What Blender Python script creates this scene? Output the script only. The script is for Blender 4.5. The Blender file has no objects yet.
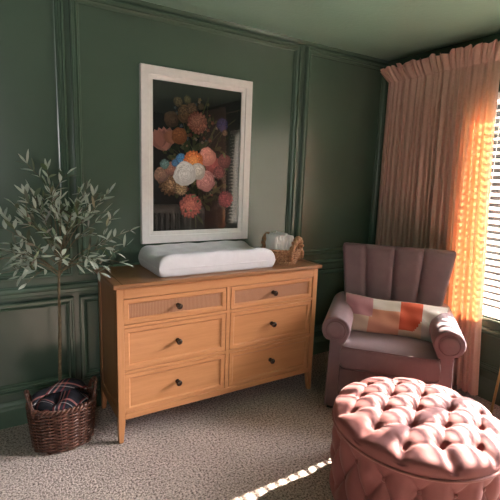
import bpy, bmesh, math, random
from mathutils import Vector, Matrix
PI = math.pi
S = bpy.context.scene
COL = S.collection
rnd = random.Random(7)

# ------------------------------------------------------------------ helpers
def obj(name, bm, mat=None, parent=None, smooth=False, loc=None):
    me = bpy.data.meshes.new(name)
    bm.normal_update()
    bm.to_mesh(me); bm.free()
    if mat is not None:
        for m in (mat if isinstance(mat, (list, tuple)) else [mat]):
            me.materials.append(m)
    if smooth:
        for p in me.polygons: p.use_smooth = True
    o = bpy.data.objects.new(name, me)
    COL.objects.link(o)
    if parent is not None: o.parent = parent
    if loc: o.location = loc
    return o

def tag(o, label, cat, group=None):
    o['label'] = label; o['category'] = cat
    if group: o['group'] = group
    return o

def thing(name, label, cat, loc=(0, 0, 0), rotz=0, group=None):
    o = bpy.data.objects.new(name, None); COL.objects.link(o)
    o.empty_display_size = .05
    o.location = loc; o.rotation_euler = (0, 0, rotz)
    return tag(o, label, cat, group)

def struct(name, bm, mat, parent=None, smooth=False):
    o = obj(name, bm, mat, parent, smooth)
    if parent is None: o['kind'] = 'structure'
    return o

def box(bm, x0, x1, y0, y1, z0, z1, bevel=0, seg=1):
    r = bmesh.ops.create_cube(bm, size=1)
    vs = r['verts']
    for v in vs:
        v.co = Vector(((x0+x1)/2 + v.co.x*(x1-x0), (y0+y1)/2 + v.co.y*(y1-y0), (z0+z1)/2 + v.co.z*(z1-z0)))
    if bevel:
        es = list({e for v in vs for e in v.link_edges})
        bmesh.ops.bevel(bm, geom=es, offset=bevel, segments=seg, profile=.5, affect='EDGES')

def bxo(name, dims, mat, parent, bevel=0, seg=2, smooth=False):
    bm = bmesh.new(); box(bm, *dims, bevel=bevel, seg=seg)
    return obj(name, bm, mat, parent, smooth)

def loft(bm, rings, closed=True, cap0=True, cap1=True):
    R = [[bm.verts.new(p) for p in r] for r in rings]
    n = len(R[0])
    for a, b in zip(R, R[1:]):
        for i in range(n if closed else n-1):
            j = (i+1) % n
            bm.faces.new((a[i], a[j], b[j], b[i]))
    if cap0 and closed: bm.faces.new(list(reversed(R[0])))
    if cap1 and closed: bm.faces.new(R[-1])
    return R

def tube(bm, pts, rad, n=8, cyclic=False, caps=True):
    pts = [Vector(p) for p in pts]
    m = len(pts)
    rad = rad if isinstance(rad, (list, tuple)) else [rad]*m
    up = None; rings = []
    for i, p in enumerate(pts):
        if cyclic: t = pts[(i+1) % m] - pts[i-1]
        else: t = pts[min(i+1, m-1)] - pts[max(i-1, 0)]
        if t.length < 1e-9: t = Vector((0, 0, 1))
        t.normalize()
        if up is None:
            up = Vector((0, 0, 1)) if abs(t.z) < .9 else Vector((1, 0, 0))
        up = up - t*up.dot(t)
        if up.length < 1e-6: up = t.orthogonal()
        up.normalize()
        b = t.cross(up)
        rings.append([p + (up*math.cos(2*PI*k/n) + b*math.sin(2*PI*k/n))*rad[i] for k in range(n)])
    V = [[bm.verts.new(q) for q in r] for r in rings]
    for i in range(m if cyclic else m-1):
        a, b = V[i], V[(i+1) % m]
        for k in range(n):
            l = (k+1) % n
            bm.faces.new((a[k], a[l], b[l], b[k]))
    if caps and not cyclic:
        bm.faces.new(list(reversed(V[0]))); bm.faces.new(V[-1])

def lathe(bm, prof, n=32, c=(0, 0, 0), axis='z'):
    rings = []
    for r, h in prof:
        ring = []
        for k in range(n):
            a = 2*PI*k/n
            if axis == 'z': p = (c[0]+r*math.cos(a), c[1]+r*math.sin(a), c[2]+h)
            else: p = (c[0]+r*math.cos(a), c[1]-h, c[2]+r*math.sin(a))   # axis -y
            ring.append(p)
        rings.append(ring)
    loft(bm, rings)

def puff(bm, cx, cy, cz, sx, sy, sz, nx=24, ny=24, e=4.0, ez=2.2, fn=None):
    """closed cushion: superellipse plan, puffed thickness"""
    def surf(sign):
        g = []
        for i in range(nx+1):
            row = []
            for j in range(ny+1):
                u = -1+2*i/nx; v = -1+2*j/ny
                # denser near the rim
                uu = math.sin(u*PI/2); vv = math.sin(v*PI/2)
                h = (max(0, 1-abs(uu)**e)*max(0, 1-abs(vv)**e))**(1/ez)
                p = Vector((cx+uu*sx, cy+vv*sy, cz+sign*h*sz))
                if fn: p = fn(p, uu, vv, sign, h)
                row.append(p)
            g.append(row)
        return g
    T = surf(1); B = surf(-1)
    VT = [[bm.verts.new(p) for p in r] for r in T]
    VB = [[(VT[i][j] if i in (0, nx) or j in (0, ny) else bm.verts.new(B[i][j])) for j in range(ny+1)] for i in range(nx+1)]
    for i in range(nx):
        for j in range(ny):
            bm.faces.new((VT[i][j], VT[i+1][j], VT[i+1][j+1], VT[i][j+1]))
            try: bm.faces.new((VB[i][j], VB[i][j+1], VB[i+1][j+1], VB[i+1][j]))
            except ValueError: pass
    return VT, VB

# ------------------------------------------------------------------ materials
def srgb(r, g, b):
    f = lambda c: (c/12.92 if c <= .04045 else ((c+.055)/1.055)**2.4)
    return (f(r/255), f(g/255), f(b/255), 1)

class Mat:
    def __init__(s, name):
        s.m = bpy.data.materials.new(name); s.m.use_nodes = True
        s.nt = s.m.node_tree; s.n = s.nt.nodes; s.l = s.nt.links
        s.b = s.n['Principled BSDF']; s.out = s.n['Material Output']
    def node(s, t, **kw):
        n = s.n.new(t)
        for k, v in kw.items():
            if k in n.inputs: n.inputs[k].default_value = v
            else: setattr(n, k, v)
        return n
    def link(s, a, b): s.l.new(a, b)
    def coord(s, kind='Object', scale=(1, 1, 1)):
        tc = s.node('ShaderNodeTexCoord'); mp = s.node('ShaderNodeMapping')
        mp.inputs['Scale'].default_value = scale
        s.link(tc.outputs[kind], mp.inputs['Vector']); return mp.outputs['Vector']
    def noise(s, vec, scale, detail=3, rough=.6):
        n = s.node('ShaderNodeTexNoise'); n.inputs['Scale'].default_value = scale
        n.inputs['Detail'].default_value = detail; n.inputs['Roughness'].default_value = rough
        s.link(vec, n.inputs['Vector']); return n.outputs['Fac']
    def ramp(s, fac, stops):
        r = s.node('ShaderNodeValToRGB'); cr = r.color_ramp
        while len(cr.elements) > 1: cr.elements.remove(cr.elements[-1])
        cr.elements[0].position, cr.elements[0].color = stops[0]
        for p, c in stops[1:]:
            e = cr.elements.new(p); e.color = c
        s.link(fac, r.inputs['Fac']); return r.outputs['Color']
    def bump(s, h, strength, dist=.01):
        b = s.node('ShaderNodeBump'); b.inputs['Strength'].default_value = strength
        b.inputs['Distance'].default_value = dist
        s.link(h, b.inputs['Height']); s.link(b.outputs['Normal'], s.b.inputs['Normal']); return b
    def set(s, **kw):
        for k, v in kw.items(): s.b.inputs[k.replace('_', ' ')].default_value = v
        return s

def k(c, f): return (c[0]*f, c[1]*f, c[2]*f, 1)

def simple(name, c, rough=.6, var=.12, scale=20, bump=0, bscale=200, metal=0, **kw):
    M = Mat(name); v = M.coord()
    f = M.noise(v, scale)
    M.link(M.ramp(f, [(.3, k(c, 1-var)), (.7, k(c, 1+var))]), M.b.inputs['Base Color'])
    M.set(Roughness=rough, Metallic=metal, **kw)
    if bump: M.bump(M.noise(v, bscale, 4), bump, .004)
    return M.m

def wood(name, c1, c2, axis, rough=.38):
    M = Mat(name)
    sc = {'x': (1.5, 22, 22), 'z': (22, 22, 1.5), 'y': (22, 1.5, 22)}[axis]
    v = M.coord('Object', sc)
    f = M.noise(v, 2.2, 6, .65)
    v2 = M.coord('Object', tuple(a*5 for a in sc)); f2 = M.noise(v2, 3, 3)
    mx = M.node('ShaderNodeMath', operation='MULTIPLY_ADD'); mx.inputs[1].default_value = .3
    M.link(f2, mx.inputs[0]); M.link(f, mx.inputs[2])
    M.link(M.ramp(mx.outputs[0], [(.42, c2), (.82, c1)]), M.b.inputs['Base Color'])
    M.set(Roughness=rough); M.bump(mx.outputs[0], .03, .002)
    return M.m

def velvet(name, c, sheen=.6, tint=None, var=.10):
    M = Mat(name); v = M.coord()
    f = M.noise(v, 9, 4, .65)
    M.link(M.ramp(f, [(.3, k(c, 1-var)), (.7, k(c, 1+var))]), M.b.inputs['Base Color'])
    M.set(Roughness=.75)
    M.b.inputs['Sheen Weight'].default_value = sheen
    M.b.inputs['Sheen Roughness'].default_value = .35
    M.b.inputs['Sheen Tint'].default_value = tint or (1, .85, .85, 1)
    M.bump(M.noise(v, 350, 2), .12, .002)
    return M.m

def vcol(name, rough=.6, bump=0, bscale=300, attr='Col'):
    M = Mat(name)
    a = M.node('ShaderNodeAttribute', attribute_name=attr)
    M.link(a.outputs['Color'], M.b.inputs['Base Color']); M.set(Roughness=rough)
    if bump: M.bump(M.noise(M.coord(), bscale, 3), bump, .003)
    return M.m

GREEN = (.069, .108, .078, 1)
def paint(name, c, bump, bscale, rough=.45):
    M = Mat(name); v = M.coord()
    f = M.noise(v, 1.7, 4)
    M.link(M.ramp(f, [(.3, k(c, .94)), (.7, k(c, 1.06))]), M.b.inputs['Base Color'])
    M.set(Roughness=rough); M.bump(M.noise(v, bscale, 4), bump, .004)
    M.b.inputs['Specular IOR Level'].default_value = .75
    return M.m
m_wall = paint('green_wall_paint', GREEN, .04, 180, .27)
m_trim = paint('green_trim_paint_lit', k(GREEN, 1.25), .02, 60, .24)  # wall green lightened: highlights on the mouldings are put into the colour
m_ceil = paint('green_ceiling_paint_lit', (.27, .43, .34, 1), .55, 38, .34)  # wall green lightened: light on the ceiling is put into the colour
m_offwall = paint('pale_wall_paint', (.30, .29, .26, 1), .05, 150, .6)

# carpet
M = Mat('beige_carpet'); v = M.coord()
f1 = M.noise(v, 90, 3, .75); f2 = M.noise(v, 5, 3)
c = M.ramp(f1, [(.37, (.105, .075, .066, 1)), (.48, (.52, .41, .365, 1)), (.60, (.80, .66, .60, 1))])
mx = M.node('ShaderNodeMix', data_type='RGBA', blend_type='MULTIPLY'); mx.inputs[0].default_value = 1
M.link(c, mx.inputs[6]); M.link(M.ramp(f2, [(.3, (.88, .88, .88, 1)), (.7, (1, 1, 1, 1))]), mx.inputs[7])
M.link(mx.outputs[2], M.b.inputs['Base Color']); M.set(Roughness=.95)
M.bump(f1, .9, .02); m_carpet = M.m

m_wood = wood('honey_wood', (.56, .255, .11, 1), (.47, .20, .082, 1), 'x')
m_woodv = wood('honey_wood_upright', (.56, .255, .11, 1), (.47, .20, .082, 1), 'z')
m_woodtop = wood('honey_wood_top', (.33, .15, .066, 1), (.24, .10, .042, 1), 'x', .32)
m_woodside_shaded = wood('honey_wood_side_shaded', (.34, .16, .068, 1), (.26, .11, .045, 1), 'z')  # same honey wood, darkened: the side's shade is put into the colour
# woven cane drawer panel
M = Mat('woven_cane'); v = M.coord()
w1 = M.node('ShaderNodeTexWave', wave_type='BANDS', bands_direction='X'); w1.inputs['Scale'].default_value = 38
w2 = M.node('ShaderNodeTexWave', wave_type='BANDS', bands_direction='Z'); w2.inputs['Scale'].default_value = 60
for w in (w1, w2):
    w.inputs['Distortion'].default_value = 1.2; w.inputs['Detail'].default_value = 1; M.link(v, w.inputs['Vector'])
mm = M.node('ShaderNodeMath', operation='MULTIPLY_ADD'); mm.inputs[1].default_value = .6
M.link(w1.outputs['Fac'], mm.inputs[0])
m2 = M.node('ShaderNodeMath', operation='MULTIPLY'); m2.inputs[1].default_value = .35
M.link(w2.outputs['Fac'], m2.inputs[0]); M.link(m2.outputs[0], mm.inputs[2])
M.link(M.ramp(mm.outputs[0], [(.12, (.24, .09, .04, 1)), (.75, (.45, .22, .115, 1))]), M.b.inputs['Base Color'])
M.set(Roughness=.6); M.bump(mm.outputs[0], .5, .003); m_cane = M.m

m_bronze = simple('dark_bronze', (.075, .05, .036, 1), .26, .2, 40, metal=.8)
m_brass = simple('brushed_brass', (.72, .50, .22, 1), .3, .08, 60, metal=1)
m_white = simple('white_paint', (.78, .76, .73, 1), .4, .02, 10)
m_whitewood = simple('white_frame_wood', (.86, .81, .80, 1), .45, .04, 30, bump=.03)
M = Mat('white_blind_slat'); M.set(Roughness=.45, Base_Color=(.82, .81, .78, 1))
tr = M.node('ShaderNodeBsdfTranslucent'); tr.inputs['Color'].default_value = (.9, .87, .82, 1)
mix = M.node('ShaderNodeMixShader'); mix.inputs[0].default_value = .55
M.link(M.b.outputs[0], mix.inputs[1]); M.link(tr.outputs[0], mix.inputs[2]); M.link(mix.outputs[0], M.out.inputs['Surface']); m_slat = M.m
m_pad = simple('white_quilted_cover', (.70, .68, .72, 1), .85, .03, 30, bump=.25, bscale=160)
m_diaper = simple('white_diaper', (.86, .84, .82, 1), .8, .05, 60, bump=.25, bscale=220)
m_velvet_chair = velvet('mauve_velvet', (.195, .125, .137, 1), .5, (1, .85, .9, 1))
m_velvet_pink = velvet('pink_velvet', (.205, .060, .056, 1), .18, (1, .78, .74, 1))
m_button = velvet('pink_velvet_button', (.22, .07, .062, 1), .3)
m_piping = velvet('dark_pink_piping', (.24, .085, .075, 1), .3)
m_pipingc = velvet('mauve_piping', (.17, .10, .11, 1), .3)
m_dark = simple('dark_base', (.02, .018, .018, 1), .6)
m_bark = simple('olive_bark', (.13, .10, .055, 1), .85, .35, 70, bump=.5, bscale=120)
m_soil = simple('dark_moss', (.03, .025, .018, 1), .95, .4, 60, bump=.6)

M = Mat('wicker'); v = M.coord()
f = M.noise(v, 45, 4, .7)
M.link(M.ramp(f, [(.3, (.045, .017, .012, 1)), (.55, (.12, .046, .030, 1)), (.75, (.25, .115, .075, 1))]), M.b.inputs['Base Color'])
M.set(Roughness=.32); M.bump(M.noise(v, 300, 2), .2, .002); m_wicker = M.m
M = Mat('water_hyacinth'); v = M.coord()
f = M.noise(v, 70, 4, .7)
M.link(M.ramp(f, [(.3, (.13, .055, .025, 1)), (.5, (.36, .18, .085, 1)), (.72, (.62, .38, .20, 1))]), M.b.inputs['Base Color'])
M.set(Roughness=.6); M.bump(f, .5, .004); m_hyacinth = M.m

# plaid
M = Mat('plaid_fabric'); tc = M.node('ShaderNodeTexCoord')
mp = M.node('ShaderNodeMapping'); mp.inputs['Rotation'].default_value = (0, 0, .55)
M.link(tc.outputs['UV'], mp.inputs['Vector'])
sep = M.node('ShaderNodeSeparateXYZ'); M.link(mp.outputs['Vector'], sep.inputs[0])
def stripes(sock, per, off, stops):
    a = M.node('ShaderNodeMath', operation='MULTIPLY_ADD'); a.inputs[1].default_value = per; a.inputs[2].default_value = off
    M.link(sock, a.inputs[0])
    b = M.node('ShaderNodeMath', operation='FRACT'); M.link(a.outputs[0], b.inputs[0])
    r = M.ramp(b.outputs[0], stops); r.node.color_ramp.interpolation = 'CONSTANT'; return r
NV = (.012, .012, .022, 1); RD = (.26, .030, .032, 1); WH = (.60, .52, .52, 1); BK = (.004, .004, .006, 1); PK = (.60, .22, .20, 1)
ca = stripes(sep.outputs[0], 2.1, .1, [(0, NV), (.30, BK), (.46, RD), (.52, WH), (.56, NV), (.66, PK), (.72, NV), (.84, RD), (.9, NV)])
cb = stripes(sep.outputs[1], 3.3, .2, [(0, NV), (.28, BK), (.42, WH), (.46, NV), (.6, PK), (.68, NV), (.8, BK)])
mx = M.node('ShaderNodeMix', data_type='RGBA'); mx.inputs[0].default_value = .5
M.link(ca, mx.inputs[6]); M.link(cb, mx.inputs[7])
M.link(mx.outputs[2], M.b.inputs['Base Color']); M.set(Roughness=.9); m_plaid = M.m

# curtain cloth: light comes through it
M = Mat('dusty_rose_curtain'); v = M.coord()
f = M.noise(v, 60, 4, .7)
col = M.ramp(f, [(.3, (.76, .49, .41, 1)), (.7, (.84, .57, .49, 1))])
M.link(col, M.b.inputs['Base Color']); M.set(Roughness=.85)
M.bump(M.noise(v, 500, 2), .15, .002)
tr = M.node('ShaderNodeBsdfTranslucent'); tr.inputs['Color'].default_value = (.82, .37, .14, 1)
mix = M.node('ShaderNodeMixShader'); mix.inputs[0].default_value = .14
M.link(M.b.outputs[0], mix.inputs[1]); M.link(tr.outputs[0], mix.inputs[2])
M.link(mix.outputs[0], M.out.inputs['Surface']); m_curtain = M.m

def glass(name, ior=1.5, tint=(1, 1, 1, 1)):
    M = Mat(name)
    t = M.node('ShaderNodeBsdfTransparent'); t.inputs['Color'].default_value = tint
    g = M.node('ShaderNodeBsdfGlossy'); g.inputs['Roughness'].default_value = .02
    fr = M.node('ShaderNodeFresnel'); fr.inputs['IOR'].default_value = ior
    mix = M.node('ShaderNodeMixShader')
    M.link(fr.outputs[0], mix.inputs[0]); M.link(t.outputs[0], mix.inputs[1]); M.link(g.outputs[0], mix.inputs[2])
    M.link(mix.outputs[0], M.out.inputs['Surface']); return M.m
m_glass = glass('clear_glass')
M = Mat('olive_leaf')
geo = M.node('ShaderNodeNewGeometry'); a = M.node('ShaderNodeAttribute', attribute_name='Col')
mx = M.node('ShaderNodeMix', data_type='RGBA')
M.link(geo.outputs['Backfacing'], mx.inputs[0]); M.link(a.outputs['Color'], mx.inputs[6]); mx.inputs[7].default_value = (.54, .58, .50, 1)
M.link(mx.outputs[2], M.b.inputs['Base Color']); M.set(Roughness=.5); m_leaf = M.m

# ------------------------------------------------------------------ room
RX0, RY0, H = -4.5, -4.5, 2.44          # room: x from RX0 to 0, y from RY0 to 0
WY0, WY1, WZ0, WZ1 = -2.76, -.80, .57, 2.07   # window opening in the right wall
T = .16
bm = bmesh.new(); box(bm, RX0-T, T, RY0-T, T, -.1, 0); struct('floor', bm, m_carpet)
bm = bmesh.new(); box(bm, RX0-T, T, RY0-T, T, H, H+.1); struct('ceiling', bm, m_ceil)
bm = bmesh.new(); box(bm, RX0-T, T, 0, T, 0, H); struct('wall_back', bm, m_wall)
bm = bmesh.new(); box(bm, RX0-T, RX0, RY0, 0, 0, H); struct('wall_left', bm, m_wall)
VX0, VX1, VZ0, VZ1 = -4.4, -3.5, 1.1, 2.25    # window added behind the camera for fill light
bm = bmesh.new()
box(bm, RX0-T, VX0, RY0-T, RY0, 0, H); box(bm, VX1, T, RY0-T, RY0, 0, H)
box(bm, VX0, VX1, RY0-T, RY0, 0, VZ0); box(bm, VX0, VX1, RY0-T, RY0, VZ1, H)
struct('wall_front', bm, m_wall)
bm = bmesh.new()
box(bm, 0, T, WY1, 0, 0, H); box(bm, 0, T, RY0, WY0, 0, H)
box(bm, 0, T, WY0, WY1, 0, WZ0); box(bm, 0, T, WY0, WY1, WZ1, H)
bmesh.ops.remove_doubles(bm, verts=bm.verts, dist=1e-5)
struct('wall_right', bm, m_wall)

# --- wall mouldings: profile swept around a rectangle on a wall
PROF = [(w_, d_*1.45) for w_, d_ in [(0, 0), (0, .020), (.006, .024), (.012, .024), (.016, .014), (.024, .014), (.031, .020), (.038, .016), (.042, .008), (.048, .007), (.048, 0)]]
def frame_mould(bm, x0, x1, z0, z1, put):
    """x,z rectangle outer edge; put(a, d, z) -> world point, d = stand-off"""
    cs = [(x0, z0, 1, 1), (x1, z0, -1, 1), (x1, z1, -1, -1), (x0, z1, 1, -1)]
    R = [[bm.verts.new(put(cx+sx*w, d, cz+sz*w)) for (w, d) in PROF] for cx, cz, sx, sz in cs]
    for i in range(4):
        a, b = R[i], R[(i+1) % 4]
        for q in range(len(PROF)-1):
            bm.faces.new((a[q], b[q], b[q+1], a[q+1]))
    bmesh.ops.recalc_face_normals(bm, faces=bm.faces)
back = lambda a, d, z: (a, -d, z)
right = lambda a, d, z: (-d, a, z)
n = 1
def trim(bm, put=None):
    global n
    struct('trim_%d' % n, bm, m_trim); n += 1
cols = [(-4.02, -2.489), (-2.458, -.912), (-.858, -.008)]
for x0, x1 in cols:
    bm = bmesh.new(); frame_mould(bm, x0, x1, .865, 2.402, back); trim(bm)
    bm = bmesh.new(); frame_mould(bm, x0, x1, .205, .735, back); trim(bm)
for y0, y1 in [(-.78, -.06), (-2.74, -.82), (-4.0, -2.8)]:
    bm = bmesh.new(); frame_mould(bm, y0, y1, .205, .50, right); trim(bm)
def sweep(prof, a0, a1, put):
    bm = bmesh.new()
    A = [bm.verts.new(put(a0, d, z)) for z, d in prof]; B = [bm.verts.new(put(a1, d, z)) for z, d in prof]
    for q in range(len(prof)-1): bm.faces.new((A[q], B[q], B[q+1], A[q+1]))
    bm.faces.new(A); bm.faces.new(list(reversed(B)))
    bmesh.ops.recalc_face_normals(bm, faces=bm.faces)
    return bm
RAIL = [(.757, 0), (.757, .010), (.766, .014), (.782, .014), (.790, .024), (.800, .028), (.812, .026), (.816, .012), (.822, .009), (.822, 0)]
BASE = [(0, 0), (0, .016), (.105, .016), (.118, .012), (.13, .012), (.142, .006), (.15, .004), (.15, 0)]
CROWN = [(2.418, 0), (2.418, .006), (2.426, .012), (2.44, .016), (2.44, 0)]
trim(sweep(RAIL, RX0, 0, back)); trim(sweep(CROWN, RX0, 0, back))
struct('baseboard_back', sweep(BASE, RX0, 0, back), m_trim)
struct('baseboard_right', sweep(BASE, RY0, -.016, right), m_trim)
struct('baseboard_left', sweep(BASE, RY0, -.016, lambda a, d, z: (RX0+d, a, z)), m_trim)
struct('baseboard_front', sweep(BASE, RX0+.016, -.016, lambda a, d, z: (a, RY0+d, z)), m_trim)

# --- wide window of two panes
MY = -1.50                               # mullion centre
f = .035
w1_ = bpy.data.objects.new('window_1', None); COL.objects.link(w1_); w1_['kind'] = 'structure'
bm = bmesh.new()
for b in [(.085, .15, WY0, WY0+f, WZ0, WZ1), (.085, .15, WY1-f, WY1, WZ0, WZ1), (.085, .15, WY0+f, WY1-f, WZ0, WZ0+f), (.085, .15, WY0+f, WY1-f, WZ1-f, WZ1), (.09, .14, MY-.024, MY+.024, WZ0+f, WZ1-f)]:
    box(bm, *b)
obj('window_frame', bm, m_white, w1_)
for ya_, yb_ in ((WY0+f, MY-.024), (MY+.024, WY1-f)):
    bm = bmesh.new()
    bm.faces.new([bm.verts.new((.115, y, z)) for y, z in [(ya_, WZ0+f), (yb_, WZ0+f), (yb_, WZ1-f), (ya_, WZ1-f)]])
    obj('pane', bm, m_glass, w1_)
bm = bmesh.new()
for b in [(VX0, VX0+.04, VZ0, VZ1), (VX1-.04, VX1, VZ0, VZ1), (VX0+.04, VX1-.04, VZ0, VZ0+.04), (VX0+.04, VX1-.04, VZ1-.04, VZ1), ((VX0+VX1)/2-.02, (VX0+VX1)/2+.02, VZ0+.04, VZ1-.04)]:
    box(bm, b[0], b[1], RY0-.11, RY0-.05, b[2], b[3])
w3 = bpy.data.objects.new('fill_window_added', None); COL.objects.link(w3); w3['kind'] = 'structure'  # unseen window, added to let fill light in
obj('window_frame', bm, m_white, w3)
bm = bmesh.new(); bm.faces.new([bm.verts.new((x, RY0-.08, z)) for x, z in ((VX0+.03, VZ0+.03), (VX1-.03, VZ0+.03), (VX1-.03, VZ1-.03), (VX0+.03, VZ1-.03))])
obj('pane', bm, m_glass, w3)
bm = bmesh.new(); box(bm, -.022, .085, WY0-.03, WY1+.03, WZ0-.022, WZ0, .006, 2); struct('window_sill', bm, m_trim)
bm = bmesh.new(); box(bm, -.012, 0, WY0-.02, WY1+.02, WZ0-.062, WZ0-.022, .003, 1); trim(bm)

# --- slatted blinds
def blind(label, y0, y1):
    t = thing('window_blind', label, 'blind', (.04, (y0+y1)/2, WZ0), 0)
    w = (y1-y0)/2; hh = WZ1-WZ0
    bxo('headrail', (-.03, .03, -w, w, hh-.045, hh-.002), m_slat, t, .004)
    bm = bmesh.new(); box(bm, -.026, .026, -w, w, .004, .022, .004, 2); obj('bottom_rail', bm, m_slat, t)
    pitch = .046; z = .052; tilt = math.radians(19)
    bm = bmesh.new()
    prof = [(-.025, -.0), (-.0125, .0022), (0, .003), (.0125, .0022), (.025, 0)]
    rings = []
    for yy in (-w, w):
        up = [(x, yy, zz+.0013) for x, zz in prof]; dn = [(x, yy, zz-.0013) for x, zz in reversed(prof)]
        rings.append([(x*math.cos(tilt)-q*math.sin(tilt), yv, x*math.sin(tilt)+q*math.cos(tilt)) for x, yv, q in up+dn])
    loft(bm, rings); bmesh.ops.recalc_face_normals(bm, faces=bm.faces)
    first = obj('slat', bm, m_slat, t); first.location.z = z
    z += pitch
    while z < hh-.06:
        s = first.copy(); COL.objects.link(s); s.parent = t; s.location = (0, 0, z); z += pitch
    for yy in (-w*.85, -w*.28, w*.28, w*.85):
        bm = bmesh.new()
        for xx in (-.027, .027): tube(bm, [(xx, yy, .01), (xx, yy, hh-.03)], .0012, 5)
        obj('ladder_cord', bm, m_slat, t)
blind('white slatted blind in the window beside the rose curtain', WY0+.008, WY1-.008)

# ------------------------------------------------------------------ curtains
def curtain(label, y_left, y_right, seed, parent_loc):
    """y_left(z), y_right(z): edges; hangs in front of the right wall"""
    r = random.Random(seed)
    NP = 18; NS = 14*NP
    ph = [r.uniform(-1.9, 1.9) for _ in range(NP+2)]; am = [r.uniform(.45, 1.3) for _ in range(NP+2)]
    def lerp(a, u):
        i = int(u); f = u-i; f = f*f*(3-2*f); return a[i]*(1-f)+a[min(i+1, len(a)-1)]*f
    zs_body = [.02+(2.250-.02)*i/46 for i in range(47)]
    zs_head = [2.250+.008*i for i in range(1, 16)]
    t = thing('curtain', label, 'curtain', parent_loc, 0, 'curtain panels at the window')
    L = Vector(parent_loc)
    def pt(s, z):
        u = s*NP
        a = lerp(am, u); p = 2*PI*u + lerp(ph, u)
        y0, y1 = y_left(z), y_right(z)
        down = max(0, (2.250-z)/2.25)
        A = (.013 + .016*min(1, down*4) + .006*down)*a
        fo = 1.0-2*(1-abs(math.sin(p/2))**.75)
        x = -.060 - A*1.15*(fo*.8+.2*math.sin(p*2.3+ph[int(u) % len(ph)])) + .006*down*math.sin(.31*p+seed)
        y = y0+(y1-y0)*s + .010*math.cos(p)*min(1, down*6) + .012*down*math.sin(.23*p+2*seed)*math.sin(PI*s)
        return x, y
    def hpt(s, z):
        u = s*NP; q = (z-2.250)/.12
        a = lerp(am, u); p = 2*PI*u + lerp(ph, u)
        y0, y1 = y_left(2.250), y_right(2.250)
        A = .012 + .014*q*a
        lean = .050*q**.8
        fo = 1.0-2*(1-abs(math.sin(p/2))**.75)
        x = -.060 - lean - A*1.1*(fo*.8+.2*math.sin(p*2.3+ph[int(u) % len(ph)]))
        y = y0+(y1-y0)*s + (.055*(1 if y0 > y1 else -1))*q*(1-2*s) + .016*q*math.sin(p+1.1) 
        zz = z - .022*q*(0.5+.5*math.sin(p*.5+ph[int(u) % len(ph)]*3)) - (.018*q*(1-s*6) if s < 1/6 else 0)
        return x, y, zz
    for nm, zs in (('panel', zs_body), ('ruffled_header', [2.250]+zs_head)):
        bm = bmesh.new(); V = []
        for z in zs:
            row = []
            for i in range(NS+1):
                s = i/NS
                if nm == 'panel': x, y = pt(s, z); zz = z
                else: x, y, zz = hpt(s, z)
                x = min(x, -.012)
                row.append(bm.verts.new(Vector((x, y, zz))-L))
            V.append(row)
        for a, b in zip(V, V[1:]):
            for i in range(NS): bm.faces.new((a[i], a[i+1], b[i+1], b[i]))
        obj(nm, bm, m_curtain, t, True)
    # gathering seam
    bm = bmesh.new()
    pts = []
    for i in range(0, NS+1, 2):
        x, y = pt(i/NS, 2.27); pts.append(Vector((min(x, -.012)-.001, y, 2.250))-L)
    tube(bm, pts, .0025, 5); obj('gathering_seam', bm, m_curtain, t, True)
curtain('dusty rose curtain with ruffled top hanging in the corner behind the armchair',
        lambda z: -.085-.02*(1-z/2.3), lambda z: -.99-.135*(1-min(1, z/2.1))**1.2, 3, (-.064, -.55, .02))
curtain('dusty rose curtain at the far window edge, only mirrored in the picture glass',
        lambda z: -3.55, lambda z: -2.74+.03*(1-z/2.3), 5, (-.064, -3.15, .02))
t = thing('curtain_rod', 'slim brass curtain rod behind the curtain ruffles above the window', 'curtain rod', (-.022, -1.80, 2.30))
bm = bmesh.new(); tube(bm, [(0, 1.70, 0), (0, -1.74, 0)], .008, 12); obj('rod', bm, m_brass, t, True)
for yy in (1.2, .1, -1.2):
    bm = bmesh.new(); box(bm, .004, .024, yy-.01, yy+.01, -.015, .015, .003); obj('bracket', bm, m_brass, t)

# ------------------------------------------------------------------ dresser
DX, DY, DW, DD, DH = -2.372, -.487, 1.381, .4565, .902
t = thing('dresser', 'honey wood six drawer dresser with woven top drawers against the green wall', 'dresser', (DX, DY, 0))
i_ = .02
xa, xb = i_, DW-i_; ya, yb = i_, DD-.002
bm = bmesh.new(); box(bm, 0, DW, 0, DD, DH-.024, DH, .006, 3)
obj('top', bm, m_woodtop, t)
for xx in (.045, DW-.049):   # dark breadboard joint lines in the top
    bxo('breadboard_joint', (xx, xx+.004, .004, DD-.004, DH-.001, DH+.0006), simple('joint_dark', (.13, .06, .025, 1), .6), t)
zt = DH-.024
# side panels: framed
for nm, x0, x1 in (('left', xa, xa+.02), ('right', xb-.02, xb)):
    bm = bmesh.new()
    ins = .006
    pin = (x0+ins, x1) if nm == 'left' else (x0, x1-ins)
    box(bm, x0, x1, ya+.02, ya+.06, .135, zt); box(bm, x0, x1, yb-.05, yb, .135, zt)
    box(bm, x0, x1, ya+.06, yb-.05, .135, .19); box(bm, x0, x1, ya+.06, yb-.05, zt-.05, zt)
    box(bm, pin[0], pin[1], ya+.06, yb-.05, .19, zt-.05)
    obj('side_panel', bm, m_woodside_shaded, t)
bxo('back_panel', (xa+.02, xb-.02, yb-.012, yb-.002, .14, zt), m_woodside_shaded, t)
bxo('bottom_panel', (xa+.02, xb-.02, ya+.03, yb-.012, .14, .155), m_woodside_shaded, t)
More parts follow.
